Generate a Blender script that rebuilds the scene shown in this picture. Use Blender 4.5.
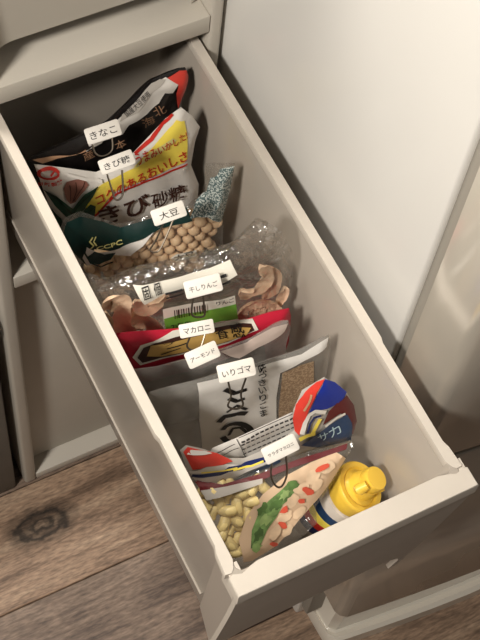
import bpy, bmesh, math, random
from mathutils import Vector, Matrix, noise
from mathutils.geometry import delaunay_2d_cdt

for o in list(bpy.data.objects):
    bpy.data.objects.remove(o)
scene = bpy.context.scene
C = scene.collection
random.seed(7)

# ------------------------------------------------------------------ camera
F_PX = 1443.35
CAM = Vector((-0.3165, -0.7110, 1.0042))
YAW, PITCH, ROLL = 0.61464, 1.06556, 0.16361
FWD = Vector((math.sin(YAW)*math.cos(PITCH), math.cos(YAW)*math.cos(PITCH), -math.sin(PITCH)))
_r = FWD.cross(Vector((0, 0, 1))).normalized()
_u = _r.cross(FWD)
RIGHT = math.cos(ROLL)*_r + math.sin(ROLL)*_u
UP = -math.sin(ROLL)*_r + math.cos(ROLL)*_u
cam_data = bpy.data.cameras.new('camera')
cam_data.sensor_fit = 'VERTICAL'
cam_data.sensor_height = 24.0
cam_data.lens = F_PX/640.0*24.0
cam_data.clip_start = 0.05
cam = bpy.data.objects.new('camera', cam_data)
C.objects.link(cam)
cam.matrix_world = Matrix(((RIGHT.x, UP.x, -FWD.x, CAM.x), (RIGHT.y, UP.y, -FWD.y, CAM.y),
                           (RIGHT.z, UP.z, -FWD.z, CAM.z), (0, 0, 0, 1)))
scene.camera = cam

# ------------------------------------------------------------------ light
world = bpy.data.worlds.new('room_light')
scene.world = world
world.use_nodes = True
world.node_tree.nodes['Background'].inputs[0].default_value = (1.0, 0.95, 0.90, 1)
world.node_tree.nodes['Background'].inputs[1].default_value = 0.055
def area(name, loc, target, size, power, col):
    l = bpy.data.lights.new(name, 'AREA')
    l.shape = 'DISK'; l.size = size; l.energy = power; l.color = col
    o = bpy.data.objects.new(name, l); C.objects.link(o)
    o.location = loc
    o.rotation_euler = (Vector(target)-Vector(loc)).to_track_quat('-Z', 'Y').to_euler()
    return o
area('ceiling_lamp', (-1.25, -0.76, 1.55), (0, -0.2, 0), 0.30, 43, (1.0, 0.945, 0.865))
area('ceiling_lamp', (-0.45, 0.36, 1.75), (0, -0.3, 0), 0.30, 29, (1.0, 0.945, 0.865))
vs = scene.view_settings
vs.view_transform = 'Standard'; vs.look = 'None'; vs.gamma = 1.0; vs.exposure = -0.10
vs.use_curve_mapping = False

# ------------------------------------------------------------------ helpers
def ray(px, py):
    return RIGHT*((px-240.0)/F_PX) - UP*((py-320.0)/F_PX) + FWD
def on_plane(px, py, O, N):
    d = ray(px, py)
    return CAM + d*((O-CAM).dot(N)/d.dot(N))
def hit_z(px, py, z): return on_plane(px, py, Vector((0, 0, z)), Vector((0, 0, 1)))

def srgb(r, g, b):
    def f(c):
        c /= 255.0
        return c/12.92 if c <= 0.04045 else ((c+0.055)/1.055)**2.4
    return (f(r), f(g), f(b), 1)

def mat(name, col, rough=0.5, coat=0.0, metal=0.0, bump=0.0, bscale=80.0, var=0.0, vscale=20.0, trans=0.0, sub=0.0, ior=1.45):
    m = bpy.data.materials.new(name); m.use_nodes = True
    nt = m.node_tree; b = nt.nodes['Principled BSDF']
    b.inputs['Base Color'].default_value = col
    b.inputs['Roughness'].default_value = rough
    b.inputs['Metallic'].default_value = metal
    b.inputs['Coat Weight'].default_value = coat
    b.inputs['Coat Roughness'].default_value = 0.12
    b.inputs['Transmission Weight'].default_value = trans
    b.inputs['IOR'].default_value = ior
    if sub:
        b.inputs['Subsurface Weight'].default_value = sub
        b.inputs['Subsurface Radius'].default_value = (0.01, 0.008, 0.005)
        b.inputs['Subsurface Scale'].default_value = 0.5
    tc = nt.nodes.new('ShaderNodeTexCoord')
    if var:
        n = nt.nodes.new('ShaderNodeTexNoise'); n.inputs['Scale'].default_value = vscale; n.inputs['Detail'].default_value = 5
        nt.links.new(tc.outputs['Object'], n.inputs['Vector'])
        mp = nt.nodes.new('ShaderNodeMapRange')
        mp.inputs['From Min'].default_value = 0.3; mp.inputs['From Max'].default_value = 0.7
        mp.inputs['To Min'].default_value = 1-var; mp.inputs['To Max'].default_value = 1+var*0.5
        nt.links.new(n.outputs['Fac'], mp.inputs['Value'])
        mx = nt.nodes.new('ShaderNodeMix'); mx.data_type = 'RGBA'; mx.blend_type = 'MULTIPLY'
        mx.inputs['Factor'].default_value = 1
        mx.inputs['A'].default_value = col
        nt.links.new(mp.outputs['Result'], mx.inputs['B'])
        nt.links.new(mx.outputs['Result'], b.inputs['Base Color'])
    if bump:
        n2 = nt.nodes.new('ShaderNodeTexNoise'); n2.inputs['Scale'].default_value = bscale; n2.inputs['Detail'].default_value = 4
        nt.links.new(tc.outputs['Object'], n2.inputs['Vector'])
        bp = nt.nodes.new('ShaderNodeBump'); bp.inputs['Strength'].default_value = bump; bp.inputs['Distance'].default_value = 0.004
        nt.links.new(n2.outputs['Fac'], bp.inputs['Height'])
        nt.links.new(bp.outputs['Normal'], b.inputs['Normal'])
    return m

def film(name, tint=(0.9, 0.89, 0.87, 1), haze=0.12, rough=0.12, bscale=45.0, bump=0.6, gloss=0.05):
    """thin clear plastic film: mostly see-through, hazy, with crinkled glossy highlights"""
    m = bpy.data.materials.new(name); m.use_nodes = True
    nt = m.node_tree; nt.nodes.clear()
    out = nt.nodes.new('ShaderNodeOutputMaterial')
    tr = nt.nodes.new('ShaderNodeBsdfTransparent'); tr.inputs[0].default_value = tint
    df = nt.nodes.new('ShaderNodeBsdfPrincipled')
    df.inputs['Base Color'].default_value = (0.62, 0.6, 0.56, 1); df.inputs['Roughness'].default_value = 0.45
    gl = nt.nodes.new('ShaderNodeBsdfGlossy'); gl.inputs['Roughness'].default_value = rough
    gl.inputs['Color'].default_value = (1, 1, 1, 1)
    tc = nt.nodes.new('ShaderNodeTexCoord')
    n = nt.nodes.new('ShaderNodeTexNoise'); n.inputs['Scale'].default_value = bscale; n.inputs['Detail'].default_value = 3
    n.inputs['Distortion'].default_value = 1.2
    nt.links.new(tc.outputs['Object'], n.inputs['Vector'])
    bp = nt.nodes.new('ShaderNodeBump'); bp.inputs['Strength'].default_value = bump; bp.inputs['Distance'].default_value = 0.01
    nt.links.new(n.outputs['Fac'], bp.inputs['Height'])
    nt.links.new(bp.outputs['Normal'], gl.inputs['Normal'])
    lw = nt.nodes.new('ShaderNodeLayerWeight'); lw.inputs['Blend'].default_value = 0.3
    pw = nt.nodes.new('ShaderNodeMath'); pw.operation = 'POWER'; pw.inputs[1].default_value = 2.0
    nt.links.new(lw.outputs['Facing'], pw.inputs[0])
    fr = nt.nodes.new('ShaderNodeMath'); fr.operation = 'MULTIPLY_ADD'; fr.inputs[1].default_value = 0.35; fr.inputs[2].default_value = gloss
    nt.links.new(pw.outputs[0], fr.inputs[0])
    m1 = nt.nodes.new('ShaderNodeMixShader'); m1.inputs[0].default_value = haze
    nt.links.new(tr.outputs[0], m1.inputs[1]); nt.links.new(df.outputs[0], m1.inputs[2])
    m2 = nt.nodes.new('ShaderNodeMixShader')
    nt.links.new(fr.outputs[0], m2.inputs[0]); nt.links.new(m1.outputs[0], m2.inputs[1]); nt.links.new(gl.outputs[0], m2.inputs[2])
    nt.links.new(m2.outputs[0], out.inputs[0])
    return m

def obj(name, bm, m, parent=None, smooth=True):
    me = bpy.data.meshes.new(name)
    bm.normal_update(); bm.to_mesh(me); bm.free()
    if smooth:
        for p in me.polygons: p.use_smooth = True
        try: me.set_sharp_from_angle(angle=math.radians(38))
        except Exception: pass
    me.materials.append(m)
    o = bpy.data.objects.new(name, me); C.objects.link(o)
    if parent is not None: o.parent = parent
    return o
def tag(o, label, cat, group=None):
    o['label'] = label; o['category'] = cat
    if group: o['group'] = group
    return o
def thing(name, label, cat, loc=(0, 0, 0), group=None):
    o = bpy.data.objects.new(name, None); C.objects.link(o)
    o.empty_display_size = 0.02
    tag(o, label, cat, group)
    ANCH.append((o, Vector(loc)))
    return o
ANCH = []   # empties are moved to their bases at the end, children kept in place

def box(bm, x0, x1, y0, y1, z0, z1, bev=0.0, seg=2):
    vs_ = [bm.verts.new((x, y, z)) for x in (x0, x1) for y in (y0, y1) for z in (z0, z1)]
    fs = [(0, 1, 3, 2), (4, 6, 7, 5), (0, 4, 5, 1), (2, 3, 7, 6), (0, 2, 6, 4), (1, 5, 7, 3)]
    faces = [bm.faces.new([vs_[i] for i in f]) for f in fs]
    if bev:
        es = list({e for f in faces for e in f.edges})
        bmesh.ops.bevel(bm, geom=es, offset=bev, segments=seg, profile=0.5, affect='EDGES')
def boxo(name, b, m, parent=None, bev=0.0015):
    bm = bmesh.new(); box(bm, *b, bev=bev); return obj(name, bm, m, parent)

def tube(bm, pts, r, n=8, closed=False):
    pts = [Vector(p) for p in pts]; rings = []
    N = len(pts)
    prev = None
    for i, p in enumerate(pts):
        a = pts[(i-1) % N] if (closed or i > 0) else p
        b = pts[(i+1) % N] if (closed or i < N-1) else p
        t = (b-a).normalized()
        if prev is None:
            x = t.orthogonal().normalized()
        else:
            x = (prev - t*prev.dot(t)).normalized()
        prev = x; y = t.cross(x)
        rr = r[i] if isinstance(r, (list, tuple)) else r
        rings.append([bm.verts.new(p + x*math.cos(k*2*math.pi/n)*rr + y*math.sin(k*2*math.pi/n)*rr) for k in range(n)])
    for i in range(N if closed else N-1):
        A, B = rings[i], rings[(i+1) % N]
        for k in range(n): bm.faces.new((A[k], A[(k+1) % n], B[(k+1) % n], B[k]))
    if not closed:
        bm.faces.new(rings[0][::-1]); bm.faces.new(rings[-1])

def lathe(bm, prof, M, n=32, ridges=0, ridge_amp=0.0, ridge_rng=(0, 0)):
    """prof: list of (r, h) along axis; M maps local (axis = z) to world"""
    rings = []
    for r, h in prof:
        ring = []
        for k in range(n):
            a = 2*math.pi*k/n
            rr = r + (ridge_amp*(k % 2) if ridges and ridge_rng[0] <= h <= ridge_rng[1] else 0)
            ring.append(bm.verts.new(M @ Vector((rr*math.cos(a), rr*math.sin(a), h))))
        rings.append(ring)
    for A, B in zip(rings, rings[1:]):
        for k in range(n): bm.faces.new((A[k], A[(k+1) % n], B[(k+1) % n], B[k]))
    bm.faces.new(rings[0][::-1]); bm.faces.new(rings[-1])

def rrect(x0, x1, y0, y1, r, n=5):
    pts = []
    for cx, cy, a0 in ((x1-r, y1-r, 0), (x0+r, y1-r, 90), (x0+r, y0+r, 180), (x1-r, y0+r, 270)):
        for k in range(n+1):
            a = math.radians(a0+90*k/n)
            pts.append((cx+r*math.cos(a), cy+r*math.sin(a)))
    return pts
def loft(bm, rings, cap0=True, cap1=True):
    R = [[bm.verts.new(p) for p in ring] for ring in rings]
    n = len(R[0])
    for A, B in zip(R, R[1:]):
        for k in range(n): bm.faces.new((A[k], A[(k+1) % n], B[(k+1) % n], B[k]))
    if cap0: bm.faces.new(R[0][::-1])
    if cap1: bm.faces.new(R[-1])

def tri2d(outline, step=None):
    """triangulate a 2-D outline with optional interior grid; returns (points, tris)"""
    pts = [Vector((p[0], p[1])) for p in outline]
    n = len(pts)
    if step:
        # densify the outline
        dense = []
        for i in range(n):
            a, b = pts[i], pts[(i+1) % n]
            k = max(1, int((b-a).length/step))
            for j in range(k): dense.append(a.lerp(b, j/k))
        pts = dense; n = len(pts)
        xs = [p.x for p in pts]; ys = [p.y for p in pts]
        outl = list(pts)
        x = min(xs)+step/2; row = 0
        y = min(ys)+step/2
        while y < max(ys):
            x = min(xs)+step/2+(step/2 if row % 2 else 0)
            while x < max(xs):
                q = Vector((x, y))
                if inside(q, outl) and edge_dist(q, outl) > step*0.4: pts.append(q)
                x += step
            y += step*0.87; row += 1
    edges = [(i, (i+1) % n) for i in range(n)]
    r = delaunay_2d_cdt(pts, edges, [], 1, 1e-7)
    return r[0], r[2]
def inside(q, poly):
    c = False; n = len(poly); j = n-1
    for i in range(n):
        a, b = poly[i], poly[j]
        if (a[1] > q[1]) != (b[1] > q[1]) and q[0] < (b[0]-a[0])*(q[1]-a[1])/(b[1]-a[1])+a[0]: c = not c
        j = i
    return c
def edge_dist(q, poly):
    best = 1e9; n = len(poly)
    for i in range(n):
        ax, ay = poly[i][0], poly[i][1]; bx, by = poly[(i+1) % n][0], poly[(i+1) % n][1]
        dx, dy = bx-ax, by-ay; L = dx*dx+dy*dy
        t = 0 if L == 0 else max(0, min(1, ((q[0]-ax)*dx+(q[1]-ay)*dy)/L))
        d = (q[0]-ax-dx*t)**2+(q[1]-ay-dy*t)**2
        if d < best: best = d
    return math.sqrt(best)

_TXT = {}
def text2d(s, bold=0.0):
    """flat triangles of a piece of lettering, x from 0..w, y 0..1"""
    key = (s, bold)
    if key not in _TXT:
        cu = bpy.data.curves.new('lettering', 'FONT'); cu.body = s; cu.resolution_u = 3
        cu.offset = bold
        o = bpy.data.objects.new('lettering', cu); C.objects.link(o)
        dg = bpy.context.evaluated_depsgraph_get()
        me = o.evaluated_get(dg).to_mesh()
        vv = [(v.co.x, v.co.y) for v in me.vertices]
        ff = [tuple(p.vertices) for p in me.polygons]
        bpy.data.objects.remove(o); bpy.data.curves.remove(cu)
        x0 = min(v[0] for v in vv); x1 = max(v[0] for v in vv)
        y0 = min(v[1] for v in vv); y1 = max(v[1] for v in vv)
        h = (y1-y0) or 1
        _TXT[key] = ([((v[0]-x0)/(x1-x0), (v[1]-y0)/h) for v in vv], ff, (x1-x0)/h)
    return _TXT[key]

# ------------------------------------------------------------------ materials of the setting
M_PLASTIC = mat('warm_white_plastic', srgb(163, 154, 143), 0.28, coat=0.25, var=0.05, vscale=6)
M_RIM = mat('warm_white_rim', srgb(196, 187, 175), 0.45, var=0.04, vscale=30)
M_CAB = mat('cabinet_plastic', srgb(196, 189, 177), 0.45, var=0.05, vscale=9, bump=0.02, bscale=300)
M_FRIDGE = mat('white_enamel', srgb(228, 225, 219), 0.35, coat=0.15, var=0.02, vscale=4)
M_DOOR = mat('glossy_door_plastic', srgb(214, 206, 192), 0.14, coat=0.6)
M_GASKET = mat('grey_gasket', srgb(150, 144, 134), 0.6)
M_DARK = mat('dark_grey_box', srgb(110, 106, 100), 0.5, var=0.1)
M_WALL = mat('painted_wall', srgb(215, 208, 196), 0.8, bump=0.05, bscale=200)

def wood(name, c1, c2, c3, knot=None):
    m = bpy.data.materials.new(name); m.use_nodes = True
    nt = m.node_tree; b = nt.nodes['Principled BSDF']; b.inputs['Roughness'].default_value = 0.55
    tc = nt.nodes.new('ShaderNodeTexCoord'); oi = nt.nodes.new('ShaderNodeObjectInfo')
    add = nt.nodes.new('ShaderNodeVectorMath'); add.operation = 'MULTIPLY_ADD'
    cmb = nt.nodes.new('ShaderNodeCombineXYZ')
    nt.links.new(oi.outputs['Random'], cmb.inputs[0]); nt.links.new(oi.outputs['Random'], cmb.inputs[1])
    add.inputs[1].default_value = (1, 1, 1)
    nt.links.new(tc.outputs['Object'], add.inputs[0]); nt.links.new(cmb.outputs[0], add.inputs[2])
    src = add.outputs[0]
    mp = nt.nodes.new('ShaderNodeMapping'); mp.inputs['Scale'].default_value = (3.2, 30.0, 1)
    nt.links.new(src, mp.inputs[0])
    n1 = nt.nodes.new('ShaderNodeTexNoise'); n1.inputs['Scale'].default_value = 1.6; n1.inputs['Detail'].default_value = 8
    n1.inputs['Roughness'].default_value = 0.65; n1.inputs['Distortion'].default_value = 0.5
    nt.links.new(mp.outputs[0], n1.inputs['Vector'])
    mp2 = nt.nodes.new('ShaderNodeMapping'); mp2.inputs['Scale'].default_value = (60, 240, 1)
    nt.links.new(src, mp2.inputs[0])
    n2 = nt.nodes.new('ShaderNodeTexNoise'); n2.inputs['Scale'].default_value = 1.5; n2.inputs['Detail'].default_value = 6
    nt.links.new(mp2.outputs[0], n2.inputs['Vector'])
    cr = nt.nodes.new('ShaderNodeValToRGB')
    e = cr.color_ramp.elements
    e[0].position = 0.38; e[0].color = c1
    e[1].position = 0.66; e[1].color = c3
    k = e.new(0.5); k.color = c2
    nt.links.new(n1.outputs['Fac'], cr.inputs[0])
    mx = nt.nodes.new('ShaderNodeMix'); mx.data_type = 'RGBA'; mx.blend_type = 'OVERLAY'; mx.inputs['Factor'].default_value = 0.9
    nt.links.new(cr.outputs[0], mx.inputs['A']); nt.links.new(n2.outputs['Fac'], mx.inputs['B'])
    col = mx.outputs['Result']
    if knot:
        ds = nt.nodes.new('ShaderNodeVectorMath'); ds.operation = 'SUBTRACT'; ds.inputs[1].default_value = knot
        nt.links.new(tc.outputs['Object'], ds.inputs[0])
        nz = nt.nodes.new('ShaderNodeTexNoise'); nz.inputs['Scale'].default_value = 60; nz.inputs['Detail'].default_value = 4
        nt.links.new(tc.outputs['Object'], nz.inputs['Vector'])
        sc = nt.nodes.new('ShaderNodeVectorMath'); sc.operation = 'MULTIPLY'; sc.inputs[1].default_value = (0.55, 1, 0)
        nt.links.new(ds.outputs[0], sc.inputs[0])
        ln = nt.nodes.new('ShaderNodeVectorMath'); ln.operation = 'LENGTH'
        nt.links.new(sc.outputs[0], ln.inputs[0])
        ad = nt.nodes.new('ShaderNodeMath'); ad.operation = 'MULTIPLY_ADD'; ad.inputs[1].default_value = 0.02
        nt.links.new(nz.outputs['Fac'], ad.inputs[0]); nt.links.new(ln.outputs['Value'], ad.inputs[2])
        kr = nt.nodes.new('ShaderNodeValToRGB'); kr.color_ramp.interpolation = 'EASE'
        ke = kr.color_ramp.elements
        ke[0].position = 0.0; ke[0].color = (0.25, 0.22, 0.2, 1)
        ke[1].position = 1.0; ke[1].color = (1, 1, 1, 1)
        for pos, v in ((0.12, 0.12), (0.19, 0.5), (0.25, 0.12), (0.32, 0.42), (0.39, 0.12), (0.48, 0.6), (0.62, 1.0)):
            q = ke.new(pos); q.color = (v, v, v, 1)
        ms = nt.nodes.new('ShaderNodeMath'); ms.operation = 'MULTIPLY'; ms.inputs[1].default_value = 14.5
        nt.links.new(ad.outputs[0], ms.inputs[0]); nt.links.new(ms.outputs[0], kr.inputs[0])
        mk = nt.nodes.new('ShaderNodeMix'); mk.data_type = 'RGBA'; mk.blend_type = 'MULTIPLY'; mk.inputs['Factor'].default_value = 1
        nt.links.new(col, mk.inputs['A']); nt.links.new(kr.outputs[0], mk.inputs['B'])
        col = mk.outputs['Result']
    nt.links.new(col, b.inputs['Base Color'])
    bp = nt.nodes.new('ShaderNodeBump'); bp.inputs['Strength'].default_value = 0.25; bp.inputs['Distance'].default_value = 0.002
    nt.links.new(n2.outputs['Fac'], bp.inputs['Height']); nt.links.new(bp.outputs['Normal'], b.inputs['Normal'])
    return m

# ------------------------------------------------------------------ floor of planks, back wall
ZF = -0.797
fl = boxo('floor', (-1.6, 1.4, -1.6, 0.5, ZF-0.04, ZF-0.0085), mat('floor_joint', srgb(52, 42, 34), 0.8), bev=0)
fl['kind'] = 'structure'
W_A = wood('grey_brown_oak', srgb(108, 86, 69), srgb(152, 125, 103), srgb(176, 150, 126), knot=(-0.118, -0.060, 0))
W_B = wood('dusty_oak', srgb(88, 72, 62), srgb(120, 101, 87), srgb(146, 126, 110))
W_C = wood('tan_oak', srgb(104, 84, 68), srgb(134, 110, 90), srgb(158, 134, 112))
yk = 0.4485
row = 0
while yk > -1.55:
    xs = [-1.6+0.0, -0.72+(0.33*row) % 0.5, 0.42+(0.27*row) % 0.5, 1.4]
    if abs(yk-0.1485+0.15) < 0.01: xs = [-1.6, -0.6, 0.5, 1.4]
    if abs(yk-0.1485+0.30) < 0.01: xs = [-1.6, -0.75, 0.62, 1.4]
    for a, b_ in zip(xs, xs[1:]):
        near = abs(yk+0.0015) < 0.01
        mm = (W_A if near and a < -0.2 < b_ else (W_B if abs(yk+0.1515) < 0.01 else (W_C if row % 2 else W_B)))
        bm = bmesh.new(); box(bm, a+0.0006, b_-0.0006, yk-0.15+0.0006, yk-0.0006, ZF-0.0085, ZF, bev=0.0011, seg=1)
        obj('plank', bm, mm, fl, smooth=False)
    yk -= 0.15; row += 1
wl = boxo('wall_back', (-1.6, 1.4, 0.47, 0.5, ZF-0.008, 1.6), M_WALL, bev=0); wl['kind'] = 'structure'

# ------------------------------------------------------------------ storage cabinet
XL, XR, XLi, XRi = -0.1142, 0.1162, -0.098, 0.1034
ZTOP = 0.66
cab = thing('drawer_cabinet', 'narrow warm-white plastic drawer cabinet with one long drawer pulled out', 'cabinet', (0, 0.2, ZF))
def side(x0, x1):
    bm = bmesh.new(); box(bm, x0, x1, 0.0, 0.42, ZF+0.001, ZTOP, bev=0.004, seg=3); return obj('side_panel', bm, M_CAB, cab)
side(XL, XLi); side(XRi, XR)
for z0, z1 in ((0.0184, 0.0404), (-0.2872, -0.2666), (-0.794, -0.7782), (0.347, 0.367), (ZTOP-0.02, ZTOP)):
    boxo('shelf_rail', (XLi, XRi, 0.0006, 0.40, z0, z1), M_CAB, cab, bev=0.0015)
boxo('back_panel', (XLi, XRi, 0.405, 0.415, ZF+0.004, ZTOP-0.001), M_CAB, cab, bev=0)

def front_panel(name, m, parent, arch, bottom, off, yo=-0.459, under=0.030, hw=0.1015, top=0.0, rad=0.04, leg=0.007, depth=0.0196, notch=True):
    """drawer front: thick top beam, face leaning inwards, arched finger cut along the bottom"""
    def yf(z): return yo + under*(max(0, -z)/0.26)**1.15
    def half(z): return hw-0.004*(max(0, -z)/0.26)
    out = [(-hw, -0.004), (-hw+0.004, 0.0), (hw-0.004, 0.0), (hw, -0.004), (hw, bottom+0.003), (hw-0.003, bottom), (hw-leg-0.0005, bottom)]
    cx = hw-leg-rad; ry = min(rad, arch-bottom)
    for k in range(9):
        a = math.radians(90*k/8)
        out.append((cx+rad*math.cos(a), arch-ry+ry*math.sin(a)))
    for k in range(9):
        a = math.radians(90+90*k/8)
        out.append((-cx+rad*math.cos(a), arch-ry+ry*math.sin(a)))
    out += [(-hw+leg+0.0005, bottom), (-hw+0.003, bottom), (-hw, bottom+0.003)]
    P, T = tri2d(out, 0.011)
    bm = bmesh.new(); n = len(P)
    A = [bm.verts.new((p.x*half(p.y)/hw+off[0], yf(p.y)+off[1], p.y+off[2])) for p in P]
    B = [bm.verts.new((p.x*half(p.y)/hw+off[0], yf(p.y)+0.0045+off[1], p.y+off[2])) for p in P]
    from collections import Counter
    ec = Counter()
    for t in T:
        bm.faces.new([A[i] for i in t]); bm.faces.new([B[i] for i in reversed(t)])
        for i in range(3): ec[tuple(sorted((t[i], t[(i+1) % 3])))] += 1
    for t in T:
        for i in range(3):
            a, b_ = t[i], t[(i+1) % 3]
            if ec[tuple(sorted((a, b_)))] == 1: bm.faces.new((A[b_], A[a], B[a], B[b_]))
    # top beam, plan outline with the small corner notches
    yi = yo+depth
    plan = [(-hw-0.0003, yo-0.0003), (hw+0.0003, yo-0.0003), (hw+0.0003, yi-0.0035), (hw-0.003, yi-0.002), (0.0965, yi-0.0032),
            (0.0925, yi-0.0045), (0.086, yi-0.002), (0.078, yi), (-0.078, yi), (-0.086, yi-0.002), (-0.0925, yi-0.0045), (-0.0965, yi-0.0032),
            (-hw+0.003, yi-0.002), (-hw-0.0003, yi-0.0035)]
    rings = []
    for z, ins in ((-0.016, 0.0), (-0.0020, 0.0), (-0.0004, 0.0005), (0.0003, 0.0016)):
        c = Vector((0, (yo+yi)/2))
        rings.append([Vector((x*(1-ins*6)+off[0], y+(c.y-y)*ins*40+off[1], z+off[2])) for x, y in plan])
    loft(bm, rings)
    # side returns that blend the panel into the tub walls
    for sg in (-1, 1):
        bm2 = bmesh.new(); rr_ = []
        for z in (-0.006, -0.06, -0.12, -0.17, -0.211):
            e_ = half(z)-0.0004; tb = 0.0982-0.0097*(-z/0.205)
            y0 = yf(z)+0.0008; y1 = yi+0.016+(-z)*0.12
            rr_.append([Vector((sg*x_+off[0]*k_, y_+off[1], z+off[2])) for x_, y_, k_ in ((e_, y0, 1), (tb+0.0006, y1, 0), (tb-0.003, y1, 0), (e_-0.006, y0+0.003, 1))])
        loft(bm2, rr_); bmesh.ops.recalc_face_normals(bm2, faces=bm2.faces)
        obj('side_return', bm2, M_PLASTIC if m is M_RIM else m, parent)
    # solid corner block under the notch
    for sg in (-1, 1):
        xs_ = sorted((sg*0.0912, sg*(hw-0.0012)))
        box(bm, xs_[0]+off[0], xs_[1]+off[0], yi-0.012+off[1], yi+0.006+off[1], -0.03+off[2], -0.0016+off[2])
    bmesh.ops.recalc_face_normals(bm, faces=bm.faces)
    return obj(name, bm, m, parent)

# open drawer: tub, side lips, front panel
drw = bpy.data.objects.new('drawer', None); C.objects.link(drw); drw.parent = cab
drw['label'] = 'long open drawer filled with clipped food bags'
def R(x, y0, y1, r, z): return [Vector((px, py, z)) for px, py in rrect(-x, x, y0, y1, r)]
bm = bmesh.new()
loft(bm, [R(0.086, -0.405, 0.052, 0.012, -0.213), R(0.0885, -0.408, 0.054, 0.008, -0.205), R(0.0975, -0.4455, 0.060, 0.006, -0.010),
          R(0.098, -0.4465, 0.061, 0.006, -0.0015), R(0.0975, -0.446, 0.0605, 0.006, -0.0008),
          R(0.0925, -0.4420, 0.0565, 0.005, -0.0008), R(0.0915, -0.4415, 0.0555, 0.005, -0.002),
          R(0.085, -0.403, 0.051, 0.010, -0.196), R(0.080, -0.398, 0.046, 0.010, -0.2005)])
bmesh.ops.recalc_face_normals(bm, faces=bm.faces)
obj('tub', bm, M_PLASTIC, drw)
for s in (-1, 1):
    # bright lip along the side wall, stepped narrower towards the front
    plan = [(0.0908, 0.06), (0.1, 0.06), (0.1, -0.318), (0.0985, -0.323), (0.0985, -0.417), (0.1005, -0.423), (0.1018, -0.4405), (0.0965, -0.4410), (0.0938, -0.4385), (0.0908, -0.432)]
    bm = bmesh.new()
    rings = []
    for z, ins in ((-0.0085, 0.0), (-0.001, 0.0), (0.0, 0.0009)):
        rings.append([Vector((s*(0.0957+(x-0.0957)*(1-ins*110)), y, z)) for x, y in plan])
    loft(bm, rings)
    bmesh.ops.recalc_face_normals(bm, faces=bm.faces)
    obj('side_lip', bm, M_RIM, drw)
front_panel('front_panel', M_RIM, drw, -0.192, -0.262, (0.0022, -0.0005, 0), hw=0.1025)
# thin moulded rib on the outside of the tub
bm = bmesh.new()
for s in (-1, 1):
    tube(bm, [(s*0.0902, -0.40, -0.172), (s*0.0902, 0.02, -0.172)], 0.0016, 6)
obj('runner_rib', bm, M_PLASTIC, drw)

# closed upper and lower drawers
up = bpy.data.objects.new('drawer', None); C.objects.link(up); up.parent = cab
front_panel('front_panel', M_CAB, up, -0.231, -0.2628, (0, 0.4615, 0.3045), under=0.016, rad=0.026, leg=0.003, hw=0.1004)
boxo('tub', (-0.09, 0.09, 0.035, 0.38, 0.09, 0.30), M_PLASTIC, up)
low = bpy.data.objects.new('drawer', None); C.objects.link(low); low.parent = cab
bm = bmesh.new(); box(bm, -0.0965, 0.102, 0.024, 0.031, -0.7772, -0.291, bev=0.002); obj('front_panel', bm, M_CAB, low)
boxo('tub', (-0.09, 0.09, 0.0315, 0.38, -0.775, -0.33), M_PLASTIC, low)

# ------------------------------------------------------------------ refrigerator on the right
fr = thing('refrigerator', 'tall white refrigerator standing right beside the open drawer', 'refrigerator', (0.42, 0.0, ZF))
FX0, FX1 = 0.1203, 0.72
bm = bmesh.new(); box(bm, FX0, FX1, -0.318, 0.43, ZF+0.03, 0.95, bev=0.004, seg=3); obj('body', bm, M_FRIDGE, fr)
boxo('door_gasket', (FX0+0.004, FX1-0.004, -0.331, -0.317, ZF+0.06, 0.94), M_GASKET, fr, bev=0.002)
def door(z0, z1):
    bm = bmesh.new()
    n = 14
    plan = [(FX0, -0.3305)]
    plan += [(FX0, -0.372), (FX0+0.003, -0.379), (FX0+0.010, -0.3845)]
    for k in range(1, n):
        t = k/n; x = FX0+0.01+(FX1-FX0-0.02)*t
        plan.append((x, -0.3845-0.022*math.sin(math.pi*t)))
    plan += [(FX1-0.01, -0.3845), (FX1, -0.375), (FX1, -0.3305)]
    cx, cy = (FX0+FX1)/2, -0.36
    rings = []
    for z, s in ((z0, 0.988), (z0+0.003, 1), (z1-0.003, 1), (z1, 0.988)):
        rings.append([Vector((cx+(x-cx)*(1-(1-s)*0.5), cy+(y-cy)*(1-(1-s)*4), z)) for x, y in plan])
    loft(bm, rings); bmesh.ops.recalc_face_normals(bm, faces=bm.faces)
    return obj('door', bm, M_DOOR, fr)
door(-0.149, 0.94)
door(-0.60, -0.157)
bm = bmesh.new()
plan = [(FX0+0.02, -0.30), (FX0+0.022, -0.362), (FX0+0.03, -0.372)]
for k in range(1, 12):
    t = k/12; plan.append((FX0+0.03+(FX1-FX0-0.05)*t, -0.372-0.022*math.sin(math.pi*t)))
plan += [(FX1-0.02, -0.37), (FX1-0.02, -0.30)]
cx, cy = (FX0+FX1)/2, -0.3
def ring(z, s, dy=0): return [Vector((cx+(x-cx)*s, cy+(y-cy)*(1+dy), z)) for x, y in plan]
loft(bm, [ring(ZF+0.0005, 1.0), ring(ZF+0.028, 1.0), ring(ZF+0.033, 0.995, -0.06), ring(ZF+0.031, 0.985, -0.14), ring(ZF+0.034, 0.98, -0.18), ring(ZF+0.19, 0.99, -0.06)])
bmesh.ops.recalc_face_normals(bm, faces=bm.faces)
obj('kick_plate', bm, M_DOOR, fr)
boxo('foot', (FX0+0.05, FX0+0.10, -0.27, -0.20, ZF+0.0005, ZF+0.035), M_DARK, fr)

# dark box standing at the cabinet's other side
bx = thing('storage_box', 'dark grey storage box standing left of the drawer cabinet', 'box', (-0.26, 0.15, ZF))
boxo('body', (-0.40, -0.126, 0.0, 0.36, ZF+0.0005, -0.37), M_DARK, bx, bev=0.006)
boxo('lid', (-0.403, -0.1235, -0.003, 0.363, -0.369, -0.345), M_DARK, bx, bev=0.005)
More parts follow.
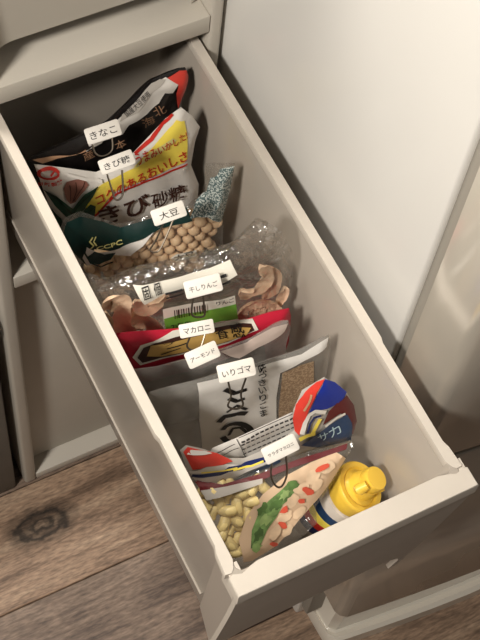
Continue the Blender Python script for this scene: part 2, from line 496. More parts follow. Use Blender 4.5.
# ------------------------------------------------------------------ bags: a flat sheet with bulges, in its own plane
class Sheet:
    def __init__(s, PL, PR, D, outline, hf=0.01, hb=0.008, soft=0.02, wr=0.0015, wf=40.0, seed=0.0, fold=None):
        s.O = Vector(PL)
        s.U = (Vector(PR)-Vector(PL)).normalized()
        d = Vector(D).normalized()
        s.V = -(d - s.U*d.dot(s.U)).normalized()
        s.N = s.U.cross(s.V)
        s.hf, s.hb, s.soft, s.wr, s.wf, s.seed, s.fold = hf, hb, soft, wr, wf, seed, fold
        s.out = []
        s.out = [s.flat(q) for q in outline]
    def flat(s, q):
        """(px, py) seen in the photograph, or ('w', x, z) in the sheet's plane"""
        if q[0] == 'w':
            # solve O + uU + vV with world x and z
            a, b, c, d = s.U.x, s.V.x, s.U.z, s.V.z
            rx, rz = q[1]-s.O.x, q[2]-s.O.z
            det = a*d-b*c
            return ((rx*d-b*rz)/det, (a*rz-c*rx)/det)
        if q[0] == 'y':
            a, b, c, d = s.U.x, s.V.x, s.U.y, s.V.y
            rx, rz = q[1]-s.O.x, q[2]-s.O.y
            det = a*d-b*c
            return ((rx*d-b*rz)/det, (a*rz-c*rx)/det)
        p = on_plane(q[0], q[1], s.O, s.N) - s.O
        return (p.dot(s.U), p.dot(s.V))
    def pil(s, u, v):
        if not inside((u, v), s.out): return 0.0
        d = min(1.0, edge_dist((u, v), s.out)/s.soft)
        return 1-(1-d)**2
    def h(s, u, v):
        p = s.pil(u, v)
        w = s.wr*noise.noise(Vector((u*s.wf+s.seed, v*s.wf, s.seed)))
        w += s.wr*0.6*noise.noise(Vector((u*s.wf*2.3+s.seed, v*s.wf*0.9, s.seed+5)))
        f = s.fold(u, v) if s.fold else 0.0
        return p*(s.hf+w)+f*min(1.0, p*1.5)
    def at(s, u, v, e=0.0): return s.O + s.U*u + s.V*v + s.N*(s.h(u, v)+e)
    def uv(s, q):
        if q[0] in ('w', 'y'): return s.flat(q)
        u, v = s.flat(q)
        for _ in range(4):
            p = on_plane(q[0], q[1], s.O+s.N*s.h(u, v), s.N) - s.O
            u, v = p.dot(s.U), p.dot(s.V)
        return (u, v)
    def bag(s, name, m, parent, step=0.0036):
        P, T = tri2d(s.out, step)
        bm = bmesh.new()
        A = []; B = []
        for p in P:
            q = s.pil(p.x, p.y) if edge_dist(p, s.out) > 1e-5 else 0.0
            if q == 0:
                v = bm.verts.new(s.O+s.U*p.x+s.V*p.y); A.append(v); B.append(v)
            else:
                A.append(bm.verts.new(s.at(p.x, p.y)))
                w = s.wr*noise.noise(Vector((p.x*s.wf, p.y*s.wf, 9+s.seed)))
                B.append(bm.verts.new(s.O+s.U*p.x+s.V*p.y-s.N*q*(s.hb+w)))
        for t in T:
            bm.faces.new([A[i] for i in t])
            if any(A[i] is not B[i] for i in t): bm.faces.new([B[i] for i in reversed(t)])
        bmesh.ops.recalc_face_normals(bm, faces=bm.faces)
        return obj(name, bm, m, parent)
    def patch(s, name, pts, m, parent, e=0.0005, step=0.0036, smooth=True, thick=0.0):
        out = [s.uv(q) for q in pts]
        return s.patch_uv(name, out, m, parent, e, step, thick)
    def patch_uv(s, name, out, m, parent, e=0.0005, step=0.0036, thick=0.0):
        e += 0.0004
        P, T = tri2d(out, step)
        bm = bmesh.new()
        A = [bm.verts.new(s.at(p.x, p.y, e)) for p in P]
        for t in T: bm.faces.new([A[i] for i in t])
        for f in bm.faces:
            f.normal_update()
            if f.normal.dot(s.N) < 0: f.normal_flip()
        return obj(name, bm, m, parent)
    def strokes(s, name, lines, m, parent, w=0.0012, e=0.0006):
        e += 0.0004
        """painted strokes: polylines given in photograph points, each optionally ending in a width"""
        bm = bmesh.new()
        for ln in lines:
            ww = w
            if isinstance(ln[-1], float): ww = ln[-1]; ln = ln[:-1]
            P = [Vector(s.uv(q)) for q in ln]
            Q = []
            for a, b in zip(P, P[1:]):
                k = max(1, int((b-a).length/0.002))
                Q += [a.lerp(b, j/k) for j in range(k)]
            Q.append(P[-1])
            L = []; Rr = []
            for i, p in enumerate(Q):
                t = (Q[min(i+1, len(Q)-1)]-Q[max(i-1, 0)]).normalized(); nn = Vector((-t.y, t.x))*ww/2
                L.append(bm.verts.new(s.at(p.x+nn.x, p.y+nn.y, e))); Rr.append(bm.verts.new(s.at(p.x-nn.x, p.y-nn.y, e)))
            for i in range(len(Q)-1): bm.faces.new((L[i], Rr[i], Rr[i+1], L[i+1]))
        for f in bm.faces:
            f.normal_update()
            if f.normal.dot(s.N) < 0: f.normal_flip()
        return obj(name, bm, m, parent)
    def letters(s, name, items, m, parent, e=0.0009, bold=0.0):
        e += 0.0006
        """items: (text, base-left px, base-right px, height px)"""
        bm = bmesh.new()
        for it in items:
            txt, a, b, hp = it[:4]
            V2, F2, asp = text2d(txt, bold)
            A = Vector(s.uv(a)); B = Vector(s.uv(b))
            ax = B-A
            mid = ((a[0]+b[0])/2, (a[1]+b[1])/2)
            up = it[4] if len(it) > 4 else (math.sin(math.atan2(b[1]-a[1], b[0]-a[0])), -math.cos(math.atan2(b[1]-a[1], b[0]-a[0])))
            H = Vector(s.uv((mid[0]+up[0]*hp, mid[1]+up[1]*hp)))-Vector(s.uv(mid))
            vs_ = []
            for x, y in V2:
                q = A+ax*x+H*y
                vs_.append(bm.verts.new(s.at(q.x, q.y, e)))
            for f in F2:
                try: bm.faces.new([vs_[i] for i in f])
                except ValueError: pass
        for f in bm.faces:
            f.normal_update()
            if f.normal.dot(s.N) < 0: f.normal_flip()
        return obj(name, bm, m, parent, smooth=False)

def blob(cx, cy, rx, ry, ang=0, n=14, jit=0.15, seed=0):
    rnd = random.Random(seed*131+int(cx*7+cy*13))
    a0 = math.radians(ang); out = []
    for k in range(n):
        t = 2*math.pi*k/n; r = 1+rnd.uniform(-jit, jit)
        x, y = rx*r*math.cos(t), ry*r*math.sin(t)
        out.append((cx+x*math.cos(a0)-y*math.sin(a0), cy+x*math.sin(a0)+y*math.cos(a0)))
    return out

FILMK = dict(coat=0.4)
P_BLACK = mat('black_film', srgb(26, 23, 23), 0.28, bump=0.15, bscale=60)
P_WHITE = mat('white_film', srgb(222, 217, 210), 0.38, bump=0.12, bscale=50)
P_GREYW = mat('grey_white_film', srgb(176, 170, 162), 0.35, bump=0.12, bscale=50)
P_RED = mat('red_print', srgb(196, 44, 34), 0.4)
P_CRIM = mat('crimson_film', srgb(190, 34, 58), 0.3, bump=0.15, bscale=60)
P_ORANGE = mat('orange_red_film', srgb(210, 62, 50), 0.35, bump=0.1)
P_YELL = mat('yellow_print', srgb(244, 222, 92), 0.4)
P_TAN = mat('tan_print', srgb(186, 144, 112), 0.5)
P_BROWN = mat('brown_print', srgb(62, 34, 26), 0.45)
P_LEAF = mat('dark_green_print', srgb(26, 66, 50), 0.4)
P_LEAFD = mat('leaf_outline', srgb(10, 30, 26), 0.4)
P_TEAL = mat('deep_teal_film', srgb(12, 42, 39), 0.3, bump=0.1)
P_NAVY = mat('navy_film', srgb(26, 40, 92), 0.3, bump=0.1)
P_BLUE = mat('blue_film', srgb(24, 46, 140), 0.3, bump=0.1)
P_STEELB = mat('slate_blue_film', srgb(38, 62, 96), 0.3, bump=0.1)
P_MAROON = mat('maroon_film', srgb(92, 26, 30), 0.3, bump=0.1)
P_GREEN = mat('bright_green_print', srgb(112, 172, 66), 0.45)
P_GOLD = mat('gold_print', srgb(196, 158, 88), 0.4)
P_PALEY = mat('pale_yellow_print', srgb(222, 216, 140), 0.45)
P_INK = mat('black_ink', srgb(24, 22, 22), 0.4)
P_GREYINK = mat('pencil_grey_ink', srgb(50, 47, 46), 0.6)
P_PAPER = mat('paper_label', srgb(226, 220, 206), 0.6)
P_FLOWER = mat('brown_plume_print', srgb(142, 96, 84), 0.5)
P_SILVER = mat('silver_film', srgb(158, 156, 152), 0.25, metal=0.3, bump=0.2, bscale=50)
CLEAR = film('clear_film', haze=0.05)
CLEAR2 = film('crinkled_film', haze=0.035, rough=0.10, bscale=55, bump=1.0, gloss=0.15)
CLEAR3 = film('milky_film', tint=(0.85, 0.84, 0.82, 1), haze=0.30, rough=0.2, bscale=25)

def speckle(name, c0, c1, scale):
    m = mat(name, c0, 0.45)
    nt = m.node_tree; b = nt.nodes['Principled BSDF']
    tc = [n for n in nt.nodes if n.type == 'TEX_COORD'][0]
    v = nt.nodes.new('ShaderNodeTexNoise'); v.inputs['Scale'].default_value = scale; v.inputs['Detail'].default_value = 2
    nt.links.new(tc.outputs['Object'], v.inputs['Vector'])
    cr = nt.nodes.new('ShaderNodeValToRGB'); cr.color_ramp.interpolation = 'CONSTANT'
    cr.color_ramp.elements[0].color = c0; cr.color_ramp.elements[1].color = c1; cr.color_ramp.elements[1].position = 0.52
    nt.links.new(v.outputs['Fac'], cr.inputs[0]); nt.links.new(cr.outputs[0], b.inputs['Base Color'])
    return m
P_SPECK = speckle('teal_speckle_print', srgb(84, 104, 104), srgb(200, 206, 200), 620)
P_SESAME = speckle('sesame_grains', srgb(156, 128, 102), srgb(194, 168, 138), 520)

# ================================================================== 1 black soybean-flour bag
b = thing('flour_bag', 'black food bag with orange-red top corner and white folded flap', 'food bag', (0, -0.02, -0.19))
S = Sheet((-0.08, -0.0235, -0.02), (0.08, -0.003, -0.02), (0, -0.01, -1),
          [(27, 160), (60, 146), (86, 134), (108, 121), (132, 99), (152, 79.5), (172, 71), (185, 67), (188, 74), (183, 98), ('w', 0.072, -0.12), ('w', 0.07, -0.185), ('w', -0.075, -0.185), ('w', -0.08, -0.10)],
          hf=0.006, hb=0.008, soft=0.012, wr=0.003, wf=30, seed=1)
S.bag('pouch', P_BLACK, b)
S.patch('white_flap', [(112, 122), (134, 100), (152, 81), (164, 75), (175, 78), (177, 84), (172, 92), (164, 92), (158, 102), (146, 113), (128, 124), (122, 133), (108, 138), (88, 145), (84, 138)], P_WHITE, b, e=0.0012)
S.patch('grey_flap', [(120, 112), (134, 98), (150, 81), (158, 77), (163, 76), (150, 90), (134, 108), (118, 120)], P_GREYW, b, e=0.0022)
S.patch('red_corner', [(165, 75), (178, 69), (185, 68.5), (187, 74), (182, 93), (177, 107), (175, 92), (177, 83)], P_ORANGE, b, e=0.0018)
S.patch('tan_strip', [(31, 158), (50, 152.5), (66, 150), (80, 144), (84, 147), (74, 153), (58, 156), (40, 160)], P_TAN, b, e=0.0018, step=0.004)
S.patch('grey_edge', [(80, 144), (92, 139), (102, 137), (100, 141), (88, 147), (84, 148)], P_GREYW, b, e=0.0026, step=0.004)
for it in [('北', (155, 116), (166, 110), 10), ('海', (144, 127), (155, 121), 9), ('本', (116, 149), (126, 144), 9), ('産', (84, 160), (94, 155), 8)]: S.letters('lettering', [it], P_TAN, b, e=0.0014)
S.letters('fine_print', [('国産大豆使用', (124, 113), (148, 92), 3)], P_GREYINK, b, e=0.0030)

# ================================================================== 2 cane sugar bag
b = thing('sugar_bag', 'white sugar bag with yellow panel, red lettering and green cane leaves', 'food bag', (0, -0.05, -0.19))
S2 = S = Sheet((-0.08, -0.037, -0.03), (0.08, -0.042, -0.03), (0, -0.10, -1),
          [(34, 164), (60, 167), (96, 172), (128, 158), (150, 135), (166, 118), (181, 107), (192, 116), (200, 127), (195, 142), (191, 165), ('w', 0.076, -0.13), ('w', 0.074, -0.188), ('w', -0.072, -0.188), (62, 250), (47, 200)],
          hf=0.007, hb=0.006, soft=0.014, wr=0.002, wf=26, seed=2)
S.bag('pouch', P_WHITE, b)
S.patch('yellow_panel', [(79, 226), (92, 190), (104, 182), (132, 166), (150, 148), (166, 124), (174, 116), (184, 120), (187, 136), (187, 158), (184, 162), (150, 177), (114, 191), (98, 212), (84, 224)], P_YELL, b, e=0.0005)
S.strokes('red_border', [[(134, 152), (150, 137), (162, 122), (172, 113), 0.0028], [(80, 227), (97, 213), (116, 193), (150, 179), (187, 163), 0.0026]], P_RED, b, e=0.0008)
S.patch('pale_fold', [(132, 168), (150, 150), (160, 145), (172, 137), (176, 139), (160, 152), (146, 160)], P_PALEY, b, e=0.0012)
S.letters('slogan', [('うまみいかした!', (137, 164), (187, 137), 8.5, (-.28, -.96)), ('コクのあるおいしさ', (97, 204), (187, 158), 9.5, (-.28, -.96))], P_RED, b, e=0.0016, bold=0.012)
S.letters('product_name', [('きび', (100, 224), (150, 209), 18, (-.2, -.98))], P_BROWN, b, e=0.0026, bold=0.02)
S.letters('product_name', [('砂糖', (152, 207), (186, 196), 15, (-.2, -.98))], P_BROWN, b, e=0.0026, bold=0.013)
S.patch('plume', [(66, 199), (63, 188), (66, 181), (75, 178), (84, 177), (88, 184), (82, 192), (75, 201), (70, 203)], P_FLOWER, b, e=0.0009, step=0.004)
S.strokes('plume_lines', [[(72, 201), (76, 190), (75, 181), 0.0008], [(73, 200), (80, 189), (84, 180), 0.0008], [(70, 200), (70, 190), (69, 184), 0.0008]], P_BROWN, b, e=0.0013)
leafs = [[(43, 188), (56, 195), (70, 206), (80, 213), (74, 219), (66, 216), (54, 204)],
         [(64, 222), (72, 208), (84, 193), (97, 185), (92, 196), (80, 213), (74, 226)],
         [(74, 230), (80, 212), (90, 203), (95, 205), (94, 216), (90, 224)],
         [(48, 205), (60, 217), (70, 232), (66, 240), (56, 226)]]
for lf in leafs: S.patch('leaf', lf, P_LEAF, b, e=0.0014)
S.strokes('leaf_lines', [[(43, 188), (56, 197), (72, 213), 0.0011], [(64, 222), (76, 206), (97, 185), 0.0011], [(76, 230), (84, 214), (94, 205), 0.0011]], P_LEAFD, b, e=0.0020)
c0 = (48, 171.5)
S.strokes('logo_ring', [[(c0[0]+10*math.cos(t*math.pi/9), c0[1]+5.6*math.sin(t*math.pi/9)+1) for t in range(19)]+[0.0026], [(44, 167), (50, 166), (54, 169), (50, 175), 0.0022]], P_RED, b, e=0.0010)
S.letters('maker_name', [('日新製糖', (38, 185), (62, 182), 4)], P_RED, b, e=0.0010, bold=0.02)
S.patch('rolled_edge', [(64, 170), (84, 174), (99, 174), (99, 177.5), (84, 177.5), (66, 173.5)], P_WHITE, b, e=0.0030, step=0.004)

# ================================================================== 3 soybeans
b = thing('soybean_bag', 'clear soybean bag with dark green band and speckled teal corner', 'food bag', (0, -0.11, -0.19))
def sf(u, v): return 0.0
S3 = S = Sheet((-0.082, -0.068, -0.036), (0.08, -0.108, -0.034), (0, -0.16, -1),
          [(64, 218), (80, 211), (100, 218), (120, 224), (150, 215), (186, 206), (203, 192), (206, 163), (235, 163), (231, 188), (222, 224), ('w', 0.068, -0.10), ('w', 0.066, -0.186), ('w', -0.066, -0.186), ('w', -0.078, -0.10), (58, 234)],
          hf=0.013, hb=0.012, soft=0.022, wr=0.003, wf=28, seed=3)
SOY = b
S.patch('green_band', [(66, 219), (80, 213), (98, 218.5), (120, 225), (140, 219), (160, 213), (186, 206), (190, 212), (180, 220), (158, 225), (146, 229), (138, 238), (128, 244), (110, 250), (94, 248), (88, 256), (100, 262), (86, 264), (74, 252), (62, 234)], P_TEAL, b, e=0.0012)
S.patch('pale_wave', [(82, 256), (86, 245), (98, 251), (118, 247), (130, 241), (140, 230), (152, 225), (148, 235), (139, 247), (130, 254), (114, 253), (104, 255), (96, 252), (90, 256), (98, 262), (86, 263)], P_WHITE, b, e=0.0020)
S.patch('green_swoosh', [(87, 254), (94, 249), (104, 252), (115, 250), (110, 257), (98, 262), (90, 260)], P_TEAL, b, e=0.0028, step=0.004)
S.strokes('green_edge', [[(86, 238), (84, 250), (90, 260), (100, 264), (112, 259), 0.0016]], P_TEAL, b, e=0.0032)
S.letters('band_lettering', [('CCPC', (96, 247), (122, 240), 4.5)], P_PALEY, b, e=0.0034, bold=0.02)
S.strokes('band_emblem', [[(92, 234), (89, 239), (93, 243), (90, 246), 0.0014], [(95, 233), (93, 239), (96, 243), 0.0012]], P_PALEY, b, e=0.0030)
S.patch('speckled_corner', [(188, 211), (196, 198), (206, 190), (210, 176), (219, 165), (234, 164), (230, 186), (221, 220), (208, 216), (196, 214)], P_SPECK, b, e=0.0014)
S.patch('printed_mark', [(170, 256), (176, 252), (196, 248), (196, 254), (176, 259)], P_PAPER, b, e=0.0022, step=0.004)
S.letters('mark_lettering', [('大豆', (174, 258), (194, 252), 5.5)], P_INK, b, e=0.0030, bold=0.01)
S.patch('printed_mark', [(130, 268), (140, 263), (152, 262), (154, 268), (142, 273), (132, 274)], P_PAPER, b, e=0.0022, step=0.004)
S.letters('mark_lettering', [('国産', (133, 273), (152, 268), 5)], P_INK, b, e=0.0030, bold=0.01)
S.bag('clear_pouch', CLEAR, b)
M_BEAN = mat('soybean_skin', srgb(232, 200, 162), 0.45, var=0.12, vscale=60)
bm = bmesh.new(); bmesh.ops.create_icosphere(bm, subdivisions=2, radius=1.0)
proto = None
reg = [S.uv(q) for q in [(84, 262), (98, 266), (112, 261), (130, 254), (140, 240), (150, 236), (190, 216), (219, 220), (219, 234), (214, 250), (206, 258), (200, 275), (150, 285), (100, 285), (88, 275)]]
us = [q[0] for q in reg]; vs2 = [q[1] for q in reg]
rnd = random.Random(5)
R0 = 0.0056
spots = []
for layer in range(2):
    v = min(vs2); k = 0
    while v < max(vs2):
        u = min(us)+(R0 if k % 2 else 0)+layer*R0*0.9
        while u < max(us):
            q = (u+rnd.uniform(-.001, .001), v+rnd.uniform(-.001, .001))
            if inside(q, reg): spots.append((q, layer))
            u += R0*2.02
        v += R0*1.78; k += 1
me = None
for q, layer in spots:
    p = S.at(q[0], q[1], -R0*1.1-layer*R0*1.5+rnd.uniform(-.0012, .0003))
    if me is None:
        o = obj('soybean', bm, M_BEAN); me = o.data
    else:
        o = bpy.data.objects.new('soybean', me); C.objects.link(o)
    o.location = p
    r = R0*rnd.uniform(0.88, 1.08)
    o.scale = (r*rnd.uniform(1.0, 1.12), r, r*rnd.uniform(0.9, 1.0))
    o.rotation_euler = (rnd.uniform(0, 6), rnd.uniform(0, 6), rnd.uniform(0, 6))
    tag(o, 'round beige soybean inside the clear bag with the green band', 'soybean', 'soybeans in the clear bag')

# ================================================================== 4 dried apples
b = thing('dried_apple_bag', 'crinkled clear bag of dried apple rings with green barcode sticker', 'food bag', (0, -0.18, -0.19))
S4 = S = Sheet((-0.08, -0.172, -0.04), (0.08, -0.212, -0.03), (0, -0.04, -1),
          [(88, 272), (110, 284), (138, 272), (180, 262), (228, 250), (252, 226), (268, 222), (282, 232), (293, 252), (292, 290), ('w', 0.070, -0.13), ('w', 0.068, -0.187), ('w', -0.072, -0.187), ('w', -0.083, -0.08)],
          hf=0.014, hb=0.016, soft=0.02, wr=0.003, wf=24, seed=4)
S.bag('clear_pouch', CLEAR2, b)
S.patch('paper_header', [(131, 277), (150, 273), (180, 266), (206, 259), (228, 252), (233, 258), (214, 267), (186, 275), (160, 283), (141, 288)], P_PAPER, b, e=0.0030)
S.strokes('header_print', [[(161, 276), (178, 272), 0.0024], [(162, 280.5), (180, 276), 0.0022], [(164, 284), (180, 280), 0.0018], [(200, 265), (222, 258), 0.0022], [(204, 268.5), (225, 261), 0.0020]], P_GREYINK, b, e=0.0058)
S.letters('header_marks', [('固', (140, 281), (147, 279), 6), ('個', (151, 278), (158, 276), 6)], P_INK, b, e=0.0056, bold=0.006)
S.patch('sticker_white', [(162, 306), (198, 299), (234, 292), (235, 302), (198, 310), (163, 318)], P_PAPER, b, e=0.0030)
S.patch('sticker_green', [(163, 315), (198, 308), (235, 300), (237, 315), (198, 322), (165, 328)], P_GREEN, b, e=0.0036)
S.strokes('barcode', [[(x, 304.5-(x-172)*0.19), (x+0.8, 313-(x-172)*0.19), w_] for x, w_ in ((173, .0009), (175, .0005), (177, .0012), (180, .0006), (182, .0010), (185, .0005), (187, .0012), (190, .0007), (193, .0010), (196, .0006), (198, .0012), (201, .0007), (203.5, .001))], P_INK, b, e=0.0056)
for it in [('2·5-8', (170, 324), (188, 320), 5), ('りんご', (215, 299), (233, 295), 4)]: S.letters('sticker_print', [it], P_INK, b, e=0.0060, bold=0.01)
M_APPLE = mat('dried_apple', srgb(238, 204, 172), 0.5, var=0.25, vscale=45, bump=0.3, bscale=120)
def ribbon(px, width, zoff, label, curl=0.3, closed=False, seed=0):
    """a leathery curled slice: a strip with thickness following points on the bag's front"""
    pts = []
    for q in px:
        u, v = S.flat(q[:2]); pts.append(S.O+S.U*u+S.V*v+S.N*(zoff+(q[2] if len(q) > 2 else 0)))
    bm = bmesh.new(); rr = random.Random(seed)
    # smooth the path
    path = []
    n = len(pts)
    for i in range(n if closed else n-1):
        p0, p1, p2, p3 = pts[(i-1) % n if closed else max(i-1, 0)], pts[i], pts[(i+1) % n], pts[(i+2) % n if closed else min(i+2, n-1)]
        for k in range(6):
            t = k/6
            path.append(0.5*((2*p1)+(p2-p0)*t+(2*p0-5*p1+4*p2-p3)*t*t+(3*p1-p0-3*p2+p3)*t**3))
    if not closed: path.append(pts[-1])
    rings = []
    m_ = len(path)
    for i, p in enumerate(path):
        t = (path[(i+1) % m_ if closed else min(i+1, m_-1)]-path[i-1 if (closed or i) else 0]).normalized()
        side = t.cross(S.N).normalized()
        tw = curl*math.sin(i*0.35+seed)
        nrm = (S.N*math.cos(tw)+side*math.sin(tw)).normalized()
        w = width*(0.8+0.35*noise.noise(Vector((i*0.21, seed, 0.3))))
        if not closed: w *= min(1, 0.55+min(i, m_-1-i)*0.16)
        sd = t.cross(nrm).normalized()
        ring = []
        for k in range(8):
            a = 2*math.pi*k/8
            lip = 0.0013*noise.noise(Vector((i*0.5, k*1.1, seed)))
            ring.append(p+sd*math.cos(a)*w+nrm*(math.sin(a)*0.0017+lip+0.0035*math.cos(a)**2))
        rings.append([bm.verts.new(x) for x in ring])
    for i in range(m_ if closed else m_-1):
        A, B = rings[i], rings[(i+1) % m_]
        for k in range(8): bm.faces.new((A[k], A[(k+1) % 8], B[(k+1) % 8], B[k]))
    if not closed: bm.faces.new(rings[0][::-1]); bm.faces.new(rings[-1])
    bmesh.ops.recalc_face_normals(bm, faces=bm.faces)
    o = obj('dried_apple_ring', bm, M_APPLE)
    return tag(o, label, 'dried fruit', 'dried apple pieces in the clear bag')
ribbon([(103, 294), (108, 286), (117, 289), (119, 301), (121, 314), (124, 330)], 0.0100, 0.0135, 'pale curled dried apple slice hooked over at its top', 0.3, seed=1)
ribbon([(103, 308), (106, 318), (112, 332)], 0.0070, 0.002, 'dried apple slice pressed against the drawer side wall below the hooked slice', 0.3, seed=2)
ribbon([(134, 296), (146, 302), (156, 296), (166, 290)], 0.009, 0.004, 'dried apple slice lying under the white paper header', 0.5, seed=3)
ribbon([(132, 318), (144, 312), (154, 318), (150, 328)], 0.010, 0.006, 'bent dried apple slice left of the green barcode sticker', 0.4, seed=4)
def oval(cx, cy, rx, ry, ang, n=12):
    a0 = math.radians(ang)
    return [(cx+rx*math.cos(t)*math.cos(a0)-ry*math.sin(t)*math.sin(a0), cy+rx*math.cos(t)*math.sin(a0)+ry*math.sin(t)*math.cos(a0)) for t in [2*math.pi*k/n for k in range(n)]]
ribbon(oval(256, 300, 17, 8, -10), 0.0058, 0.010, 'wide dried apple ring lying flat beside the green sticker', 0.1, True, seed=5)
ribbon(oval(257, 301, 8, 3.2, -10), 0.0034, 0.009, 'small inner dried apple ring inside the wide flat ring', 0.1, True, seed=6)
ribbon([(238, 282), (252, 282), (262, 274), (264, 264), (258, 258)], 0.0075, 0.008, 'dried apple slice arching above the wide flat ring', 0.4, seed=7)
ribbon([(262, 292), (271, 282), (273, 270), (268, 262)], 0.0070, 0.005, 'upright dried apple slice behind the arching slice', 0.4, seed=8)
ribbon([(274, 300), (280, 292), (283, 282)], 0.0055, 0.005, 'short dried apple slice by the drawer wall next to the refrigerator', 0.4, seed=9)
ribbon([(128, 306), (136, 316), (140, 328)], 0.0070, 0.000, 'dried apple slice standing between the hooked slice and the bent one', 0.4, seed=10)
ribbon([(238, 292), (250, 288), (264, 286)], 0.0070, 0.003, 'dried apple slice tucked behind the wide flat ring', 0.3, seed=11)

# ================================================================== 5 crimson macaroni bag
b = thing('macaroni_bag', 'crimson macaroni bag with a gold oval emblem', 'food bag', (0, -0.22, -0.19))
S5 = S = Sheet((-0.08, -0.207, -0.05), (0.08, -0.240, -0.06), (0, -0.03, -1),
          [(116, 333), (140, 331), (170, 329), (205, 326), (240, 321), (270, 312), (289, 308), (291, 316), ('w', 0.072, -0.12), ('w', 0.068, -0.188), ('w', -0.070, -0.188), ('w', -0.083, -0.09)],
          hf=0.007, hb=0.006, soft=0.016, wr=0.001, wf=24, seed=5)
S.bag('pouch', P_CRIM, b)
em = [(132, 356), (140, 344), (152, 335), (172, 329), (200, 325), (230, 320), (252, 317), (256, 322), (248, 332), (228, 342), (196, 350), (160, 358), (140, 364)]
S.patch('emblem_rim', em, P_PAPER, b, e=0.0010)
S.patch('emblem_ring', [(137, 356), (143, 346), (154, 337.5), (174, 331.5), (200, 327.5), (230, 322.5), (250, 319.5), (252, 322.5), (245, 331), (227, 340), (196, 348), (160, 356), (142, 361)], P_BROWN, b, e=0.0015)
S.patch('emblem_gold', [(146, 354), (150, 343), (162, 336.5), (184, 331.8), (202, 329), (230, 324), (249, 321.3), (244.5, 330), (227, 339), (196, 347), (162, 354)], P_GOLD, b, e=0.0020)
for it in [('プ', (163, 343), (174, 340), 8), ('食', (216, 335), (228, 331), 9), ('感', (231, 331), (243, 327), 9)]: S.letters('emblem_lettering', [it], P_INK, b, e=0.0030, bold=0.006)
S.strokes('emblem_print', [[(166, 346), (186, 340), 0.0016], [(160, 352), (180, 345), 0.0014]], P_INK, b, e=0.0026)

# ================================================================== 6 almond bag
b = thing('almond_bag', 'plain cloudy clear bag of almonds behind the white sesame bag', 'food bag', (0, -0.25, -0.19))
S6 = S = Sheet((-0.08, -0.232, -0.05), (0.08, -0.262, -0.06), (0, -0.02, -1),
          [(134, 369), (160, 366), (186, 360), (220, 350), (250, 338), (272, 326), (288, 320), (291, 328), (286, 345), ('w', 0.070, -0.188), ('w', -0.068, -0.188), ('w', -0.083, -0.10)],
          hf=0.006, hb=0.006, soft=0.014, wr=0.004, wf=26, seed=6)
S.bag('clear_pouch', CLEAR3, b)
S.patch('almond_fill', [(140, 384), (190, 374), (236, 358), (262, 344), (266, 352), ('w', 0.05, -0.18), ('w', -0.06, -0.18)], mat('almond_skins', srgb(84, 56, 42), 0.5, var=0.4, vscale=60, bump=0.5, bscale=90), b, e=-0.003)
S.patch('folded_corner', [(220, 350), (246, 340), (272, 326), (287, 321), (284, 330), (262, 344), (238, 354)], mat('pearly_film', srgb(186, 168, 158), 0.22, bump=0.3, bscale=40), b, e=0.0012)

# ================================================================== 7 sesame bag
b = thing('sesame_bag', 'white and clear sesame bag with black brush lettering', 'food bag', (0, -0.285, -0.19))
S7 = S = Sheet((-0.08, -0.2685, -0.02), (0.08, -0.284, -0.03), (0, -0.075, -1),
          [(149, 392), (170, 386), (196, 380), (222, 372), (262, 362), (300, 349), (329, 334), (331, 346), (326, 376), ('w', 0.074, -0.13), ('w', 0.070, -0.188), ('w', -0.070, -0.188), ('w', -0.082, -0.09)],
          hf=0.006, hb=0.006, soft=0.016, wr=0.002, wf=22, seed=7)
S.bag('clear_pouch', CLEAR3, b)
S.patch('white_print', [(196, 381), (222, 374), (262, 363), (300, 351), (328, 336), (326, 346), (300, 362), (280, 372), (276, 396), (276, 424), (268, 440), (236, 452), (202, 452), (199, 420)], mat('milky_white_print', srgb(230, 226, 220), 0.35, bump=0.1, bscale=40), b, e=0.0006)
S.patch('sesame_window', [(282, 372), (300, 364), (313, 360), (312, 400), (302, 430), (276, 440), (278, 410)], P_SESAME, b, e=0.0008)
sw = [(236+15*math.cos(a), 432+10*math.sin(a)) for a in [math.radians(k*20-160) for k in range(17)]]
S.strokes('brush_swirl', [sw+[0.0055], [(228, 434), (232, 427), (240, 426), (246, 431), (242, 437), (234, 438), 0.0032], [(218, 421), (224, 415), (238, 412), (246, 412), 0.0060], [(224, 388), (234, 392), (246, 388), 0.0050], [(228, 397), (236, 400), (244, 397), 0.0045], [(226, 411), (236, 404), (246, 408), 0.0030]], P_INK, b, e=0.0012)
S.letters('brush_lettering', [(ch, (257.5+(i*0.4), 369+i*7.6), (265.5+i*0.2, 367+i*7.6), 6.5) for i, ch in enumerate('味つきいりごま')], P_INK, b, e=0.0020, bold=0.018)

# ================================================================== 8 salad macaroni bag
b = thing('salad_macaroni_bag', 'blue, red and white salad macaroni bag with folded top and salad picture', 'food bag', (0, -0.38, -0.19))
M_MAC = mat('macaroni', srgb(234, 212, 148), 0.4, sub=0.0, var=0.1, vscale=60)
S8 = S = Sheet((-0.08, -0.335, -0.072), (0.08, -0.345, -0.072), (0, -1.4, -1),
          [(182, 470), (210, 476), (252, 470), (300, 454), (330, 446), (350, 440), (354, 444), (348, 456), (332, 484), (316, 506), ('y', 0.012, -0.402), ('y', -0.01, -0.408), ('y', -0.066, -0.408), ('y', -0.081, -0.39)],
          hf=0.010, hb=0.009, soft=0.018, wr=0.003, wf=24, seed=8)
S.bag('clear_pouch', CLEAR, b)
S.patch('maroon_band', [(196, 480), (222, 484), (258, 474), (300, 458), (330, 449), (347, 443), (346, 449), (322, 457), (290, 468), (252, 484), (222, 492), (200, 492)], P_MAROON, b, e=0.0008)
S.patch('pale_band', [(200, 490), (226, 486), (262, 478), (262, 483), (230, 494), (206, 500)], P_GREYW, b, e=0.0012)
